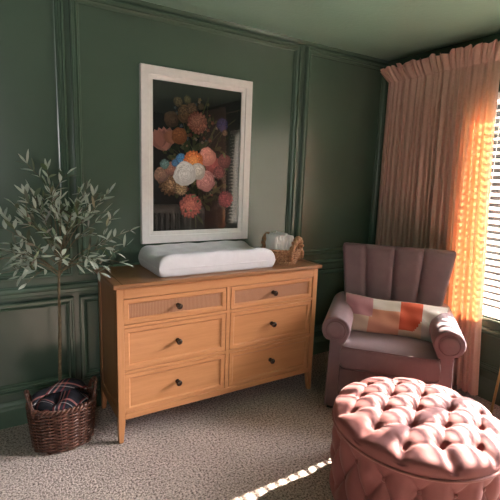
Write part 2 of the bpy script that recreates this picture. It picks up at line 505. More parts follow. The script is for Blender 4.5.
# face frame, one mesh
x_c0, x_c1 = .666, .692      # centre stile
d1 = (.057, .662); d2 = (.696, 1.315)
bm = bmesh.new()
ff = (ya, ya+.022)
box(bm, xa+.037, xb-.037, *ff, .819, zt, .002); box(bm, xa+.037, xb-.037, *ff, .135, .172, .002)
box(bm, xa+.037, xb-.037, *ff, .658, .676, .0015); box(bm, xa+.037, xb-.037, *ff, .400, .418, .0015)
box(bm, x_c0, x_c1, ya+.0005, ya+.022, .172, .819, .0015)
obj('face_frame', bm, m_wood, t)
# legs run up as corner stiles
def leg(x0, x1, y0, y1, sx, sy, z1):
    bm = bmesh.new()
    tx = .013; ty = .013
    def ring(z, f):
        ax0 = x0 + (tx*f if sx > 0 else 0); ax1 = x1 - (tx*f if sx < 0 else 0)
        ay0 = y0 + (ty*f if sy > 0 else 0); ay1 = y1 - (ty*f if sy < 0 else 0)
        return [(ax0, ay0, z), (ax1, ay0, z), (ax1, ay1, z), (ax0, ay1, z)]
    loft(bm, [ring(0, 1), ring(.125, 0), ring(z1, 0)])
    bmesh.ops.recalc_face_normals(bm, faces=bm.faces)
    bmesh.ops.bevel(bm, geom=list(bm.edges), offset=.002, segments=1, affect='EDGES')
    obj('leg', bm, m_woodv, t)
leg(xa, xa+.037, ya, ya+.04, -1, -1, zt); leg(xb-.037, xb, ya, ya+.04, 1, -1, zt)
leg(xa, xa+.037, yb-.04, yb, -1, 1, .15); leg(xb-.037, xb, yb-.04, yb, 1, 1, .15)
# drawers
def drawer(x0, x1, z0, z1, woven, knobz):
    b = .030; yf = ya+.001
    bm = bmesh.new()
    # mitred frame with a bead on its inner edge
    pr = [(0, .010), (0, .0008), (.0015, 0), (b-.008, 0), (b-.005, .002), (b, .0085), (b, .012)]
    cs = [(x0, z0, 1, 1), (x1, z0, -1, 1), (x1, z1, -1, -1), (x0, z1, 1, -1)]
    R = [[bm.verts.new((cx+sx*w, yf+d, cz+sz*w)) for w, d in pr] for cx, cz, sx, sz in cs]
    for q in range(4):
        a, c = R[q], R[(q+1) % 4]
        for w in range(len(pr)-1): bm.faces.new((a[w], c[w], c[w+1], a[w+1]))
    box(bm, x0+.008, x1-.008, yf+.013, yf+.36, z0+.01, z1-.02)
    bmesh.ops.recalc_face_normals(bm, faces=bm.faces)
    d = obj('drawer', bm, m_wood, t)
    bm = bmesh.new(); box(bm, x0+b-.001, x1-b+.001, yf+.0085, yf+.0125, z0+b-.001, z1-b+.001)
    pnl = obj('drawer_panel', bm, m_cane if woven else m_wood, d)
    if woven: pnl['label'] = 'woven cane panel'
    bm = bmesh.new()
    cx = (x0+x1)/2
    lathe(bm, [(.013, -.0095), (.013, -.004), (.008, -.002), (.0065, .008), (.010, .014), (.0165, .018), (.0175, .023), (.0145, .028), (.006, .030)], 20, (cx, yf-.0005, knobz), 'y')
    bmesh.ops.recalc_face_normals(bm, faces=bm.faces)
    kn = obj('knob', bm, m_bronze, d, True); kn['label'] = 'dark bronze knob'
for x0, x1 in (d1, d2):
    drawer(x0, x1, .679, .816, True, .747)
    drawer(x0, x1, .421, .655, False, .540)
    drawer(x0, x1, .175, .397, False, .290)

# ------------------------------------------------------------------ changing pad
t = thing('changing_pad', 'white contoured changing pad lying on the dresser top', 'changing pad', (-1.725, -.238, DH))
bm = bmesh.new()
PX, PY = .385, .192
def pad_fn(p, u, v, s, h):
    # long sides raised, a valley down the middle, gently uneven cloth
    wob = .0025*math.sin(u*17+v*5)+.002*math.sin(v*13-u*9)
    if s > 0:
        side = .050 + .044*abs(v)**2.2
        z = .047 + (side)*min(1, h*1.02) + wob*h
    else:
        z = .047 - .046*min(1, h*1.6)
    return Vector((p.x, p.y, z))
puff(bm, 0, 0, 0, PX, PY, 1, 60, 44, 14, 2.6, pad_fn)
bmesh.ops.recalc_face_normals(bm, faces=bm.faces)
obj('cover', bm, m_pad, t, True)
bm = bmesh.new()
def rrect(sx, sy, e, nn):
    o = []
    for q in range(nn):
        a = 2*PI*q/nn; c_, s_ = math.cos(a), math.sin(a)
        o.append((sx*abs(c_)**(2/e)*(1 if c_ >= 0 else -1), sy*abs(s_)**(2/e)*(1 if s_ >= 0 else -1)))
    return o
tube(bm, [(x, y, .047) for x, y in rrect(PX+.0005, PY+.0005, 12, 120)], .0028, 6, True)
obj('seam', bm, m_pad, t, True)

# ------------------------------------------------------------------ water hyacinth basket with diapers
BX, BY = -1.212, -.318
t = thing('woven_basket', 'small tan water hyacinth basket with looped handle beside the changing pad', 'basket', (BX, BY, DH))
bm = bmesh.new()
def braid_ring(bm, rx, ry, z, rad, waves, phase):
    for st in (0, PI):
        pts = []; N = 132
        for q in range(N):
            a = 2*PI*q/N; w = waves*a+phase+st
            off = rad*.62*math.cos(w)
            pts.append(((rx+off)*math.cos(a), (ry+off)*math.sin(a), z+rad*.62*math.sin(w)))
        tube(bm, pts, rad*.66, 6, True)
for q in range(6):
    z = .0165+q*.0160; f = 1+.10*math.sin(PI*(q+1)/8)
    braid_ring(bm, (.098+.008*q), .090+.005*q, z, .0098, 19, q*1.3)
lathe(bm, [(.001, .002), (.10, .002), (.10, .006), (.001, .006)], 40)
obj('basket_body', bm, m_hyacinth, t, True)
for a0 in (-70, 110):
    bm = bmesh.new(); a0 = math.radians(a0)
    for st in (0, PI):
        pts = []; rr = []
        N = 60
        for q in range(N+1):
            f = q/N; al = a0+(f-.5)*.95
            hz = .032+.140*math.sin(PI*f)**.5
            R_ = 1.075
            w = st+f*26; o_ = .0115
            pts.append(((.123*R_+o_*math.cos(w))*math.cos(al), (.111*R_+o_*math.cos(w))*math.sin(al), hz+o_*math.sin(w)))
        tube(bm, pts, .0125, 7)
    obj('handle', bm, m_hyacinth, t, True)
# six folded diapers standing in the basket
labs = ['leftmost folded white diaper standing in the small woven basket', 'folded white diaper, second from the left in the small woven basket',
        'folded white diaper, third from the left in the small woven basket', 'folded white diaper, third from the right in the small woven basket',
        'folded white diaper, second from the right in the small woven basket', 'rightmost folded white diaper standing in the small woven basket']
for q in range(6):
    bm = bmesh.new()
    def dfn(p, u, v, s, h, q=q):
        return Vector((p.x, p.y, p.z)) + Vector((.004*math.sin(v*9+q), 0, .0025*math.sin(u*6+v*4+q)*(1-u*u)*(1-v*v)))
    puff(bm, 0, 0, 0, .066, .072, .0120, 18, 18, 6, 1.5, dfn)
    # stand it up: local x -> y depth, y -> height, z -> x
    for vv in bm.verts: vv.co = Vector((vv.co.z, vv.co.x, vv.co.y))
    d = thing('folded_diaper', labs[q], 'diaper', (BX-.084+q*.0262, BY+.004, DH+.104+(.016, .026, .022, .030, .018, .012)[q]), 0, 'folded diapers in the small basket')
    bmesh.ops.recalc_face_normals(bm, faces=bm.faces)
    obj('folded_pad', bm, m_diaper, d, True)
    bm = bmesh.new(); box(bm, -.0045, .0045, -.048, .048, .052, .0715, .003, 2)
    obj('waistband', bm, m_diaper, d, True)

# ------------------------------------------------------------------ framed picture
FX0, FX1, FZ0, FZ1 = -2.081, -1.314, 1.030, 2.097
t = thing('framed_picture', 'large white framed print of a dark flower bouquet above the dresser', 'picture', ((FX0+FX1)/2, 0, FZ0))
ox = (FX0+FX1)/2
W2, HH = (FX1-FX0)/2, FZ1-FZ0
def fr_mesh(pr):
    bm = bmesh.new()
    cs = [(-W2, 0, 1, 1), (W2, 0, -1, 1), (W2, HH, -1, -1), (-W2, HH, 1, -1)]
    R = [[bm.verts.new((cx+sx*w, -d, cz+sz*w)) for w, d in pr] for cx, cz, sx, sz in cs]
    for q in range(4):
        a, b = R[q], R[(q+1) % 4]
        for w in range(len(pr)-1): bm.faces.new((a[w], b[w], b[w+1], a[w+1]))
    bmesh.ops.recalc_face_normals(bm, faces=bm.faces)
    return bm
obj('frame', fr_mesh([(0, .002), (0, .033), (.002, .035), (.048, .035), (.050, .032), (.050, .027), (.074, .024), (.076, .022), (.076, .010)]), m_whitewood, t)
bxo('backing_board', (-W2+.01, W2-.01, -.014, -.003, .01, HH-.01), m_dark, t)
# generic dark bouquet print, built from flat coloured petals on a dark sheet
IX0, IX1, IZ0, IZ1 = -W2+.070, W2-.070, .070, HH-.070
bm = bmesh.new(); lay = bm.loops.layers.float_color.new('Col'); rp = random.Random(21)
PW, PH = IX1-IX0, IZ1-IZ0
level = [0]
def face(pts, c):
    level[0] += 1
    y = -.0150-level[0]*1.2e-6
    vs = [bm.verts.new((IX0+u*PW, y, IZ0+vv*PH)) for u, vv in pts]
    f = bm.faces.new(vs)
    if f.normal.y > 0: pass
    for l in f.loops: l[lay] = c
def ell(u, v, ru, rv, ang, c, nn=10, jit=0):
    pts = []
    for q in range(nn):
        a = 2*PI*q/nn; j = 1+rp.uniform(-jit, jit)
        x = ru*math.cos(a)*j; y = rv*math.sin(a)*j
        X_ = x*math.cos(ang)-y*math.sin(ang); Y_ = x*math.sin(ang)+y*math.cos(ang)
        pts.append((u+X_/PW, v+Y_/PH))
    face(pts, c)
def jc(c, j=.2):
    f = 1+rp.uniform(-j, j); return (c[0]*f, c[1]*f*(1+rp.uniform(-.1, .1)), c[2]*f, 1)
# sheet: near black green, slightly varied
GN = 14
for a in range(GN):
    for b in range(GN*2):
        u0, u1, v0, v1 = a/GN, (a+1)/GN, b/GN/2, (b+1)/GN/2
        vs = [bm.verts.new((IX0+u*PW, -.0150, IZ0+v*PH)) for u, v in ((u0, v0), (u1, v0), (u1, v1), (u0, v1))]
        f = bm.faces.new(vs); 
        for l, (u, v) in zip(f.loops, ((u0, v0), (u1, v0), (u1, v1), (u0, v1))):
            g = .9+.5*v; l[lay] = (.014*g, .015*g, .0135*g, 1)
def leafp(u, v, L, w, ang, c):
    pts = []
    for q in range(6): 
        s = q/6; pts.append((s*L, w*math.sin(PI*s)**.8))
    for q in range(6, 0, -1):
        s = q/6; pts.append((s*L, -w*math.sin(PI*s)**.8))
    P_ = [(u+(x*math.cos(ang)-y*math.sin(ang))/PW, v+(x*math.sin(ang)+y*math.cos(ang))/PH) for x, y in pts]
    face(P_, c)
def stem(u0, v0, u1, v1, w, c, bend=.03):
    N = 8; A = []; B = []
    dx, dy = (u1-u0)*PW, (v1-v0)*PH; L = math.hypot(dx, dy); nx, ny = -dy/L, dx/L
    for q in range(N+1):
        s = q/N; o = bend*math.sin(PI*s)
        x = u0*PW+dx*s+nx*o; y = v0*PH+dy*s+ny*o
        A.append(((x+nx*w)/PW, (y+ny*w)/PH)); B.append(((x-nx*w)/PW, (y-ny*w)/PH))
    face(A+B[::-1], c)
def bloom(u, v, r, c, dark, kind='rose'):
    c = tuple(min(.9, q*1.42) for q in c); r = r*.86
    mixc = lambda f: tuple(max(0, dark[i]+(c[i]-dark[i])*f) for i in range(3))+(1,)
    if kind == 'rose':
        ell(u, v, r*.92, r*.84, rp.uniform(0, 3), mixc(.30), 14, .14)
        for ring, nn, f in ((1.0, 9, .62), (.80, 9, .72), (.60, 8, .84), (.42, 6, .95), (.24, 5, 1.0), (.10, 3, .8)):
            off = rp.uniform(0, 6)
            for q in range(nn):
                a = off+2*PI*q/nn+rp.uniform(-.15, .15); sz = r*(.20+.17*ring)*rp.uniform(.78, 1.3)
                lit = .78+.42*math.cos(a-2.1)*ring
                for k_, g, dd in ((1.14, .22, 0), (1.0, f*lit*.85, .02), (.60, f*lit*1.2, .10)):
                    ell(u+ring*r*(.66-dd*.4)*math.cos(a)/PW, v+ring*r*(.66-dd*.4)*math.sin(a)/PH, sz*k_, sz*.66*k_, a+PI/2, mixc(g+rp.uniform(-.05, .05)), 10, .08)
    elif kind == 'ruffle':
        ell(u, v, r*.95, r*.9, 0, mixc(.25), 18, .1)
        for ring, nn, f in ((1.0, 17, .50), (.82, 15, .66), (.64, 13, .80), (.46, 10, .95), (.28, 8, 1.08), (.12, 4, .75)):
            off = rp.uniform(0, 6)
            for q in range(nn):
                a = off+2*PI*q/nn; j_ = rp.uniform(-.28, .22)
                for k_, g in ((1.2, .12), (1.0, (f+j_)*.85), (.5, (f+j_)*1.2)):
                    ell(u+ring*r*.80*math.cos(a)/PW, v+ring*r*.80*math.sin(a)/PH, r*.22*k_*(1+.5*j_), r*.125*k_*(1+j_), a+rp.uniform(-.2, .2), mixc(g), 7, .18)
    elif kind == 'tulip':
        for da, f in ((-.5, .6), (.5, .7), (-.22, .9), (.22, .8), (0, 1)):
            leafp(u, v-r*.6/PH, r*1.7, r*.42, PI/2+da+.35, tuple(dark[i]+(c[i]-dark[i])*f for i in range(3))+(1,))
G1, G2, G3 = (.060, .075, .028, 1), (.030, .042, .018, 1), (.11, .12, .05, 1)
for a in [(.48, .02, .5, .4), (.5, .3, .45, .74), (.52, .35, .80, .74), (.5, .4, .72, .62), (.45, .4, .18, .74), (.45, .35, .12, .6), (.5, .5, .30, .88), (.55, .3, .86, .20), (.5, .45, .93, .80), (.45, .4, .36, .93), (.55, .45, .60, .93)]:
    stem(*a, .0022, jc(G3), rp.uniform(-.04, .04))
for q in range(170):
    a = rp.uniform(0, 2*PI); R_ = rp.uniform(.05, .30)
    u = .47+R_*1.15*math.cos(a); v = .50+R_*1.15*math.sin(a)
    leafp(u, v, rp.uniform(.03, .075), rp.uniform(.006, .016), a+rp.uniform(-.9, .9), jc(rp.choice([G1, G2, G2, G3]), .35))
for u, v, L, w, an, c in [(.42, .56, .13, .022, .5, G3), (.35, .54, .10, .02, 1.3, G1), (.40, .60, .12, .02, 2.4, G1), (.56, .58, .12, .008, 1.0, G3), (.62, .64, .12, .007, 1.1, G3), (.60, .24, .14, .012, .6, G3), (.55, .20, .10, .012, .3, G1), (.48, .12, .09, .01, -.9, G1), (.30, .30, .10, .012, 3.6, G1), (.52, .78, .13, .005, 1.2, G3)]:
    leafp(u, v, L, w, an, jc(c))
DK = (.02, .012, .01)
def small(u, v, r, c, n_=5):
    a0 = rp.uniform(0, 6)
    for q in range(n_):
        a = a0+2*PI*q/n_
        ell(u+r*.6*math.cos(a)/PW, v+r*.6*math.sin(a)/PH, r*.55, r*.34, a, jc(c, .3), 7, .1)
    ell(u, v, r*.25, r*.25, 0, jc((.35, .24, .06), .3), 6)
for q in range(90):
    a = rp.uniform(0, 2*PI); R_ = rp.uniform(.08, .32)
    small(.44+R_*1.1*math.cos(a), .53+R_*1.25*math.sin(a), rp.uniform(.006, .014), rp.choice([(.30, .17, .08), (.34, .12, .07), (.22, .05, .04), (.40, .30, .22), (.10, .13, .16), (.20, .18, .07)]))
bloom(.357, .80, .072, (.40, .22, .10), DK, 'rose'); bloom(.20, .757, .060, (.26, .15, .085), DK, 'rose'); bloom(.42, .84, .045, (.34, .19, .10), DK, 'ruffle')
bloom(.27, .875, .036, (.30, .20, .10), DK, 'ruffle'); bloom(.37, .895, .030, (.26, .20, .09), DK, 'ruffle'); bloom(.52, .86, .026, (.22, .15, .08), DK, 'ruffle')
bloom(.483, .75, .080, (.66, .25, .16), (.24, .06, .04), 'ruffle'); bloom(.47, .76, .045, (.72, .30, .20), (.40, .11, .07), 'ruffle')
bloom(.15, .605, .100, (.58, .25, .19), (.16, .05, .03), 'tulip'); bloom(.10, .61, .075, (.50, .20, .15), (.16, .05, .03), 'tulip'); bloom(.22, .63, .06, (.5, .2, .12), (.2, .06, .03), 'tulip')
bloom(.285, .655, .064, (.62, .22, .08), (.26, .08, .03), 'rose')
bloom(.767, .755, .050, (.08, .08, .24), (.012, .012, .05), 'ruffle'); bloom(.79, .72, .034, (.10, .08, .2), (.02, .012, .05), 'tulip'); bloom(.80, .70, .024, (.4, .25, .16), DK, 'ruffle')
bloom(.197, .335, .095, (.38, .22, .11), (.07, .035, .02), 'ruffle'); bloom(.30, .30, .055, (.34, .20, .10), DK, 'ruffle'); bloom(.10, .39, .060, (.30, .16, .11), DK, 'rose')
bloom(.20, .43, .055, (.34, .15, .11), DK, 'rose')
bloom(.131, .46, .036, (.10, .2, .2), (.02, .05, .05), 'ruffle'); bloom(.306, .497, .044, (.05, .22, .44), (.02, .06, .16), 'ruffle'); bloom(.24, .47, .028, (.05, .16, .30), (.02, .05, .12), 'ruffle')
bloom(.668, .462, .070, (.34, .075, .065), (.08, .015, .015), 'rose'); bloom(.80, .50, .060, (.18, .05, .045), (.04, .01, .01), 'rose'); bloom(.74, .42, .05, (.20, .05, .05), (.04, .01, .01), 'ruffle')
bloom(.595, .525, .076, (.64, .27, .22), (.26, .08, .06), 'rose'); bloom(.441, .49, .080, (.72, .19, .045), (.32, .06, .014), 'ruffle'); bloom(.44, .495, .04, (.8, .27, .07), (.5, .11, .03), 'ruffle')
bloom(.585, .353, .082, (.58, .27, .25), (.20, .06, .055), 'rose'); bloom(.49, .42, .066, (.62, .58, .54), (.22, .19, .16), 'rose')
bloom(.345, .400, .094, (.80, .78, .78), (.34, .32, .32), 'rose')
bloom(.413, .178, .092, (.36, .085, .06), (.08, .016, .014), 'ruffle'); bloom(.41, .185, .05, (.42, .12, .08), (.16, .03, .025), 'ruffle'); bloom(.826, .226, .066, (.22, .04, .045), (.05, .01, .01), 'ruffle')
for q in range(30):
    a = rp.uniform(0, 2*PI); R_ = rp.uniform(.02, .30)
    u = .46+R_*1.15*math.cos(a); v = .50+R_*1.2*math.sin(a)
    if R_ < .22: continue
    leafp(u, v, rp.uniform(.02, .05), rp.uniform(.004, .009), rp.uniform(0, 6.3), jc(rp.choice([G1, G2, G3]), .35))
bmesh.ops.recalc_face_normals(bm, faces=bm.faces)
for f in bm.faces:
    if f.normal.y > 0: f.normal_flip()
obj('art_print', bm, vcol('printed_art', .6), t)['label'] = 'dark flower bouquet print'
bm = bmesh.new()
vs = [bm.verts.new(p) for p in ((IX0, -.0185, IZ0), (IX1, -.0185, IZ0), (IX1, -.0185, IZ1), (IX0, -.0185, IZ1))]
bm.faces.new(vs); obj('glass', bm, glass('picture_glass', 1.8), t)

# ------------------------------------------------------------------ armchair (turned to face the room diagonally)
CH = Vector((-.86, -.99, 0)); CR = math.atan2(-.75, .66)
t = thing('armchair', 'mauve velvet armchair with channel back and rolled arms in the corner', 'armchair', CH, CR)
# base
bm = bmesh.new(); box(bm, -.295, .295, .008, .60, .03, .295, .012, 3); obj('seat_base', bm, m_velvet_chair, t, True)
for sx in (-1, 1):
    for yy in (.05, .56):
        bxo('foot', (sx*.33-.025, sx*.33+.025, yy-.025, yy+.025, 0, .032), m_dark, t, .004)
# seat cushion
bm = bmesh.new()
def cush(p, u, v, s, h):
    wob = .004*math.sin(3*u+2*v)+.003*math.sin(7*v-2*u)
    return Vector((p.x, p.y, p.z + (wob+.014*(1-u*u)*(1-v*v) if s > 0 else 0)))
puff(bm, 0, .255, .375, .293, .285, .082, 40, 40, 16, 3.2, cush)
bmesh.ops.recalc_face_normals(bm, faces=bm.faces)
sc = obj('seat_cushion', bm, m_velvet_chair, t, True)
for zz in (.302, .448):
    bm = bmesh.new(); tube(bm, [(x, y+.255, zz) for x, y in rrect(.286, .279, 18, 120)], .0045, 6, True)
    obj('piping', bm, m_pipingc, sc, True)
# rolled arms
for sx in (-1, 1):
    prof = []
    cx, cz, r_ = .328, .540, .089
    # outside going up, round the scroll, down the inside
    prof += [(.372, .03), (.368, .20), (.362, .36), (.360, cz-r_*.80)]
    for q in range(17):
        a = math.radians(-50+q*(250/16)); prof.append((cx+r_*math.cos(a), cz+r_*math.sin(a)))
    prof += [(.276, .44), (.285, .35), (.288, .03)]
    rings = []
    for y, sh in ((.0, .90), (.004, .96), (.014, 1.0), (.20, 1.0), (.40, 1.0), (.60, 1.0), (.615, .97)):
        mx_, mz_ = .325, .40
        ring = []
        for x, z in prof:
            z2 = z if z < .05 else (cz+(z-cz)*sh if z > .45 else z)
            x2 = cx+(x-cx)*sh if z > .45 else .33+(x-.33)*sh
            ring.append((sx*x2, y, z2 + .012*min(1, y/.6)*(1 if z > .45 else 0)))
        rings.append(ring)
    bm = bmesh.new(); loft(bm, rings); bmesh.ops.recalc_face_normals(bm, faces=bm.faces)
    a_ = obj('arm', bm, m_velvet_chair, t, True)
    md = a_.modifiers.new('b', 'BEVEL'); md.width = .004; md.segments = 2; md.limit_method = 'ANGLE'
    # scroll front: welted disc
    bm = bmesh.new()
    lathe(bm, [(.001, .010), (.030, .0115), (.052, .008), (.058, .0), (.058, -.004)], 28, (sx*cx, 0, cz), 'y')
    bmesh.ops.recalc_face_normals(bm, faces=bm.faces)
    obj('scroll_panel', bm, m_velvet_chair, a_, True)
    bm = bmesh.new()
    pts = [(sx*(cx+.060*math.cos(2*PI*q/40)), -.002, cz+.060*math.sin(2*PI*q/40)) for q in range(40)]
    tube(bm, pts, .0045, 6, True); obj('scroll_piping', bm, m_pipingc, a_, True)
    bm = bmesh.new(); tube(bm, [(sx*.292, .000, .03), (sx*.290, .000, .36), (sx*.286, .002, .455)], .004, 6)
    tube(bm, [(sx*.364, .000, .03), (sx*.358, .000, .36), (sx*.352, .002, .455)], .004, 6)
    obj('post_piping', bm, m_velvet_chair, a_, True)
# backrest: shell with four padded channels fanning out to the top
def back_y(tt): return .47+.095*tt          # front face as it reclines
Z0b, Z1b = .36, 1.012
hw = lambda tt: .300+.088*tt**1.1
edges_t = [-1.0, -.56, -.045, .465, 1.0]; edges_b = [-1.0, -.52, -.02, .48, 1.0]
shell_rings = []
for q in range(15):
    tt = q/14; z = Z0b+(Z1b-.012-Z0b)*tt
    w = hw(tt)-.008; yy = back_y(tt)+.025; d = .058
    if q == 14: d = .048; w -= .012
    shell_rings.append([(.014*tt+x*w, yy+y*d, z) for x, y in [((abs(math.cos(a))**.35)*(1 if math.cos(a) >= 0 else -1), .5+.5*(abs(math.sin(a))**.6)*(1 if math.sin(a) >= 0 else -1)) for a in [2*PI*m/40+.01 for m in range(40)]]])
bm = bmesh.new(); loft(bm, shell_rings); bmesh.ops.recalc_face_normals(bm, faces=bm.faces)
obj('back_shell', bm, m_velvet_chair, t, True)
for ci in range(4):
    rings = []
    NT = 36
    for q in range(NT+1):
        tt = q/NT
        if tt > .9: tt = .9+.1*math.sin((tt-.9)/.1*PI/2)
        z = Z0b+(Z1b-Z0b)*tt
        e0 = edges_b[ci]+(edges_t[ci]-edges_b[ci])*tt; e1 = edges_b[ci+1]+(edges_t[ci+1]-edges_b[ci+1])*tt
        x0 = .014*tt+hw(tt)*e0+.0006; x1 = .014*tt+hw(tt)*e1-.0006
        rt_ = .028                                # rounded top edge
        c1 = max(0, 1-(Z1b-z)/rt_); topin = rt_*(1-math.sqrt(max(0, 1-c1*c1)))
        fy = back_y(tt)-.018+topin; by = back_y(tt)+.055-topin*.5
        oL, oR = ci == 0, ci == 3
        front = []
        NU = 28
        for m in range(NU+1):
            u = -1+2*m/NU; u = math.sin(u*PI/2)
            g = .021*abs(u)**5                       # stitched groove at each seam
            if (oL and u < 0) or (oR and u > 0): g = .034*(1-math.sqrt(max(0, 1-max(0, (abs(u)-.72)/.28)**2)))
            cx_ = x0+(x1-x0)*(u+1)/2
            if oL and c1 > 0: cx_ = max(cx_, x0+topin*.8)
            if oR and c1 > 0: cx_ = min(cx_, x1-topin*.8)
            front.append((cx_, fy+g, z))
        rings.append(front+[(front[-1][0], by, z), (front[0][0], by, z)])
    bm = bmesh.new(); loft(bm, rings); bmesh.ops.recalc_face_normals(bm, faces=bm.faces)
    obj('back_channel', bm, m_velvet_chair, t, True)

# ------------------------------------------------------------------ lumbar pillow
U = Vector((.66, -.75, 0)); Bk = Vector((.75, .66, 0))
def chw(x, y, z): return CH+U*x+Bk*y+Vector((0, 0, z))
pl = thing('lumbar_pillow', 'long patchwork lumbar pillow in orange, peach and white on the armchair seat', 'pillow', chw(.018, .268, .450), CR)
pl.rotation_euler = (math.radians(-26), math.radians(1.5), CR)
bm = bmesh.new()
PLX, PLZ = .332, .126
def pfn(p, u, v, s, h):
    th = .062*(max(0, (1-abs(u)**3.2)*(1-abs(v)**2.6)))**.62
    wr = .0045*math.sin(u*16+v*3)*(1-abs(v))+.004*math.sin(v*8+u*5)
    pin = 1-.05*(1-u*u) if abs(v) > 0 else 1
    x = u*PLX*(1-.035*(1-v*v)); z = v*PLZ*(1-.07*(1-u*u))
    return Vector((x, -s*(th+wr*min(1, th*30)), PLZ+z+.004*math.sin(u*5)))
VT, VB = puff(bm, 0, 0, 0, 1, 1, 1, 90, 48, 2, 2, pfn)
lay = bm.loops.layers.float_color.new('Col')
PKc, CRc, WHc, PEc, ORc, GRc = (.62, .31, .36, 1), (.74, .58, .47, 1), (.74, .68, .65, 1), (.74, .36, .26, 1), (.60, .10, .05, 1), (.60, .54, .55, 1)
def pcol(u, v):
    u = (u+1)/2; v = (v+1)/2
    if u < .285: return PKc if v > .52-.10*math.sin(u*9) else (CRc if u < .20 else PEc if v < .45 and u > .25 else CRc)
    if u < .555: return WHc if v > .66 else PEc
    if u < .762:
        if v < .16+.34*max(0, (u-.66)/.10)**2: return CRc
        return ORc
    return WHc if v > .55+.12*math.sin(u*20) or u > .9 else GRc
inv = {}
for i, r in enumerate(VT):
    for j, vv in enumerate(r): inv[vv] = (math.sin((-1+2*i/90)*PI/2), math.sin((-1+2*j/48)*PI/2))
for i, r in enumerate(VB):
    for j, vv in enumerate(r): inv.setdefault(vv, (math.sin((-1+2*i/90)*PI/2), math.sin((-1+2*j/48)*PI/2)))
for f in bm.faces:
    uu = sum(inv[v][0] for v in f.verts)/len(f.verts); vv_ = sum(inv[v][1] for v in f.verts)/len(f.verts)
    c = pcol(uu, vv_)
    for l in f.loops: l[lay] = c
bmesh.ops.recalc_face_normals(bm, faces=bm.faces)
obj('patchwork_cover', bm, vcol('patchwork_cloth', .85, .3, 260), pl, True)
bm = bmesh.new()
pts = []
N = 160
for q in range(N):
    a = 4*q/N; sd = int(a); f = -1+2*(a-sd)
    u, v = [(f, -1), (1, f), (-f, 1), (-1, -f)][sd]
    pts.append((u*PLX*(1-.035*(1-v*v)), 0, PLZ+v*PLZ*(1-.07*(1-u*u))+.004*math.sin(u*5)))
tube(bm, pts, .003, 5, True); obj('pillow_seam', bm, simple('pillow_seam_cloth', (.55, .45, .40, 1), .85), pl, True)

# ------------------------------------------------------------------ tufted ottoman
OC = Vector((-1.268, -1.505, 0)); OR = .372
t = thing('ottoman', 'round pink velvet button-tufted ottoman in front of the armchair', 'ottoman', OC)
LX, LY = .1325, .147
holes = []
for i in range(-2, 3):
    for j in range(-3, 4):
        y = (j+(.5 if i % 2 else 0))*LY
        if math.hypot(i*LX, y) < .312: holes.append((i*LX, y))
ZH, PUFF = .428, .040
OUT = [math.atan2(hy, hx) for hx, hy in holes if math.hypot(hx, hy) > .225]
def top_z(x, y):
    r = math.hypot(x, y)
    a = x/(2*LX)+y/LY; b = x/(2*LX)-y/LY
    h = .50+.50*(abs(math.sin(PI*a))*abs(math.sin(PI*b)))**.33
    hx, hy = min(holes, key=lambda q: math.hypot(x-q[0], y-q[1]))
    dmin = math.hypot(x-hx, y-hy); th = math.atan2(y-hy, x-hx)
    h -= .62*math.exp(-(dmin/.027)**1.35)
    h += .035*math.cos(9*th+40*hx)*math.exp(-((dmin-.035)/.022)**2)
    pit = -.012*math.exp(-(dmin/.015)**2)
    rim = min(1, max(0, (r-.270)/.06)); rim = rim*rim*(3-2*rim)
    ang = math.atan2(y, x)
    # folds run straight out from the outer buttons to the edge
    fold = 0
    for ha in OUT: 
        da = abs((ang-ha+PI) % (2*PI)-PI); fold = max(fold, math.exp(-(da/.05)**2)*.45+math.exp(-(da/.13)**2)*.3)
    hr = .9-fold*.8
    hh = h*(1-rim)+hr*rim
    q = min(1, max(0, (r-.20)/(OR-.20)))
    drop = .022*q**2+.016*(1-math.sqrt(max(0, 1-min(1, max(0, (r-.345)/(OR-.345)))**2)))
    return ZH+.010*(1-(r/OR)**2)+PUFF*hh*(1-.30*q)+pit-drop+.0012*math.sin(61*x+23*y)*h*(1-q)
bm = bmesh.new()
NR, NA = 84, 220
rows = []
ctr = bm.verts.new((0, 0, top_z(0, 1e-5)))
for i in range(1, NR+1):
    f = i/NR; r = OR*(f if f < .8 else .8+.2*math.sin((f-.8)/.2*PI/2))
    rows.append([bm.verts.new((r*math.cos(2*PI*q/NA), r*math.sin(2*PI*q/NA), top_z(r*math.cos(2*PI*q/NA), r*math.sin(2*PI*q/NA)))) for q in range(NA)])
for q in range(NA): bm.faces.new((ctr, rows[0][q], rows[0][(q+1) % NA]))
for zz, rr in ((.405, OR+.002), (.39, OR+.002), (.378, OR), (.372, OR-.006), (.372, .2)):
    rows.append([bm.verts.new((rr*math.cos(2*PI*q/NA), rr*math.sin(2*PI*q/NA), zz)) for q in range(NA)])
for a, b in zip(rows, rows[1:]):
    for q in range(NA): bm.faces.new((a[q], b[q], b[(q+1) % NA], a[(q+1) % NA]))
bm.faces.new(list(reversed(rows[-1])))
bmesh.ops.recalc_face_normals(bm, faces=bm.faces)
topo = obj('tufted_lid', bm, m_velvet_pink, t, True)
def button(par, p, nrm):
    bm = bmesh.new()
    lathe(bm, [(.0095, -.005), (.0105, -.001), (.0095, .003), (.006, .0055), (.0015, .0065)], 14)
    q = Vector((0, 0, 1)).rotation_difference(Vector(nrm))
    bmesh.ops.recalc_face_normals(bm, faces=bm.faces)
    for v in bm.verts: v.co = q @ v.co + Vector(p)
    obj('button', bm, m_button, par, True)
for hx, hy in holes:
    button(topo, (hx, hy, top_z(hx, hy)+.002), (0, 0, 1))
bm = bmesh.new(); tube(bm, [((OR+.001)*math.cos(2*PI*q/120), (OR+.001)*math.sin(2*PI*q/120), .374) for q in range(120)], .0065, 8, True)
obj('piping', bm, m_piping, t, True)
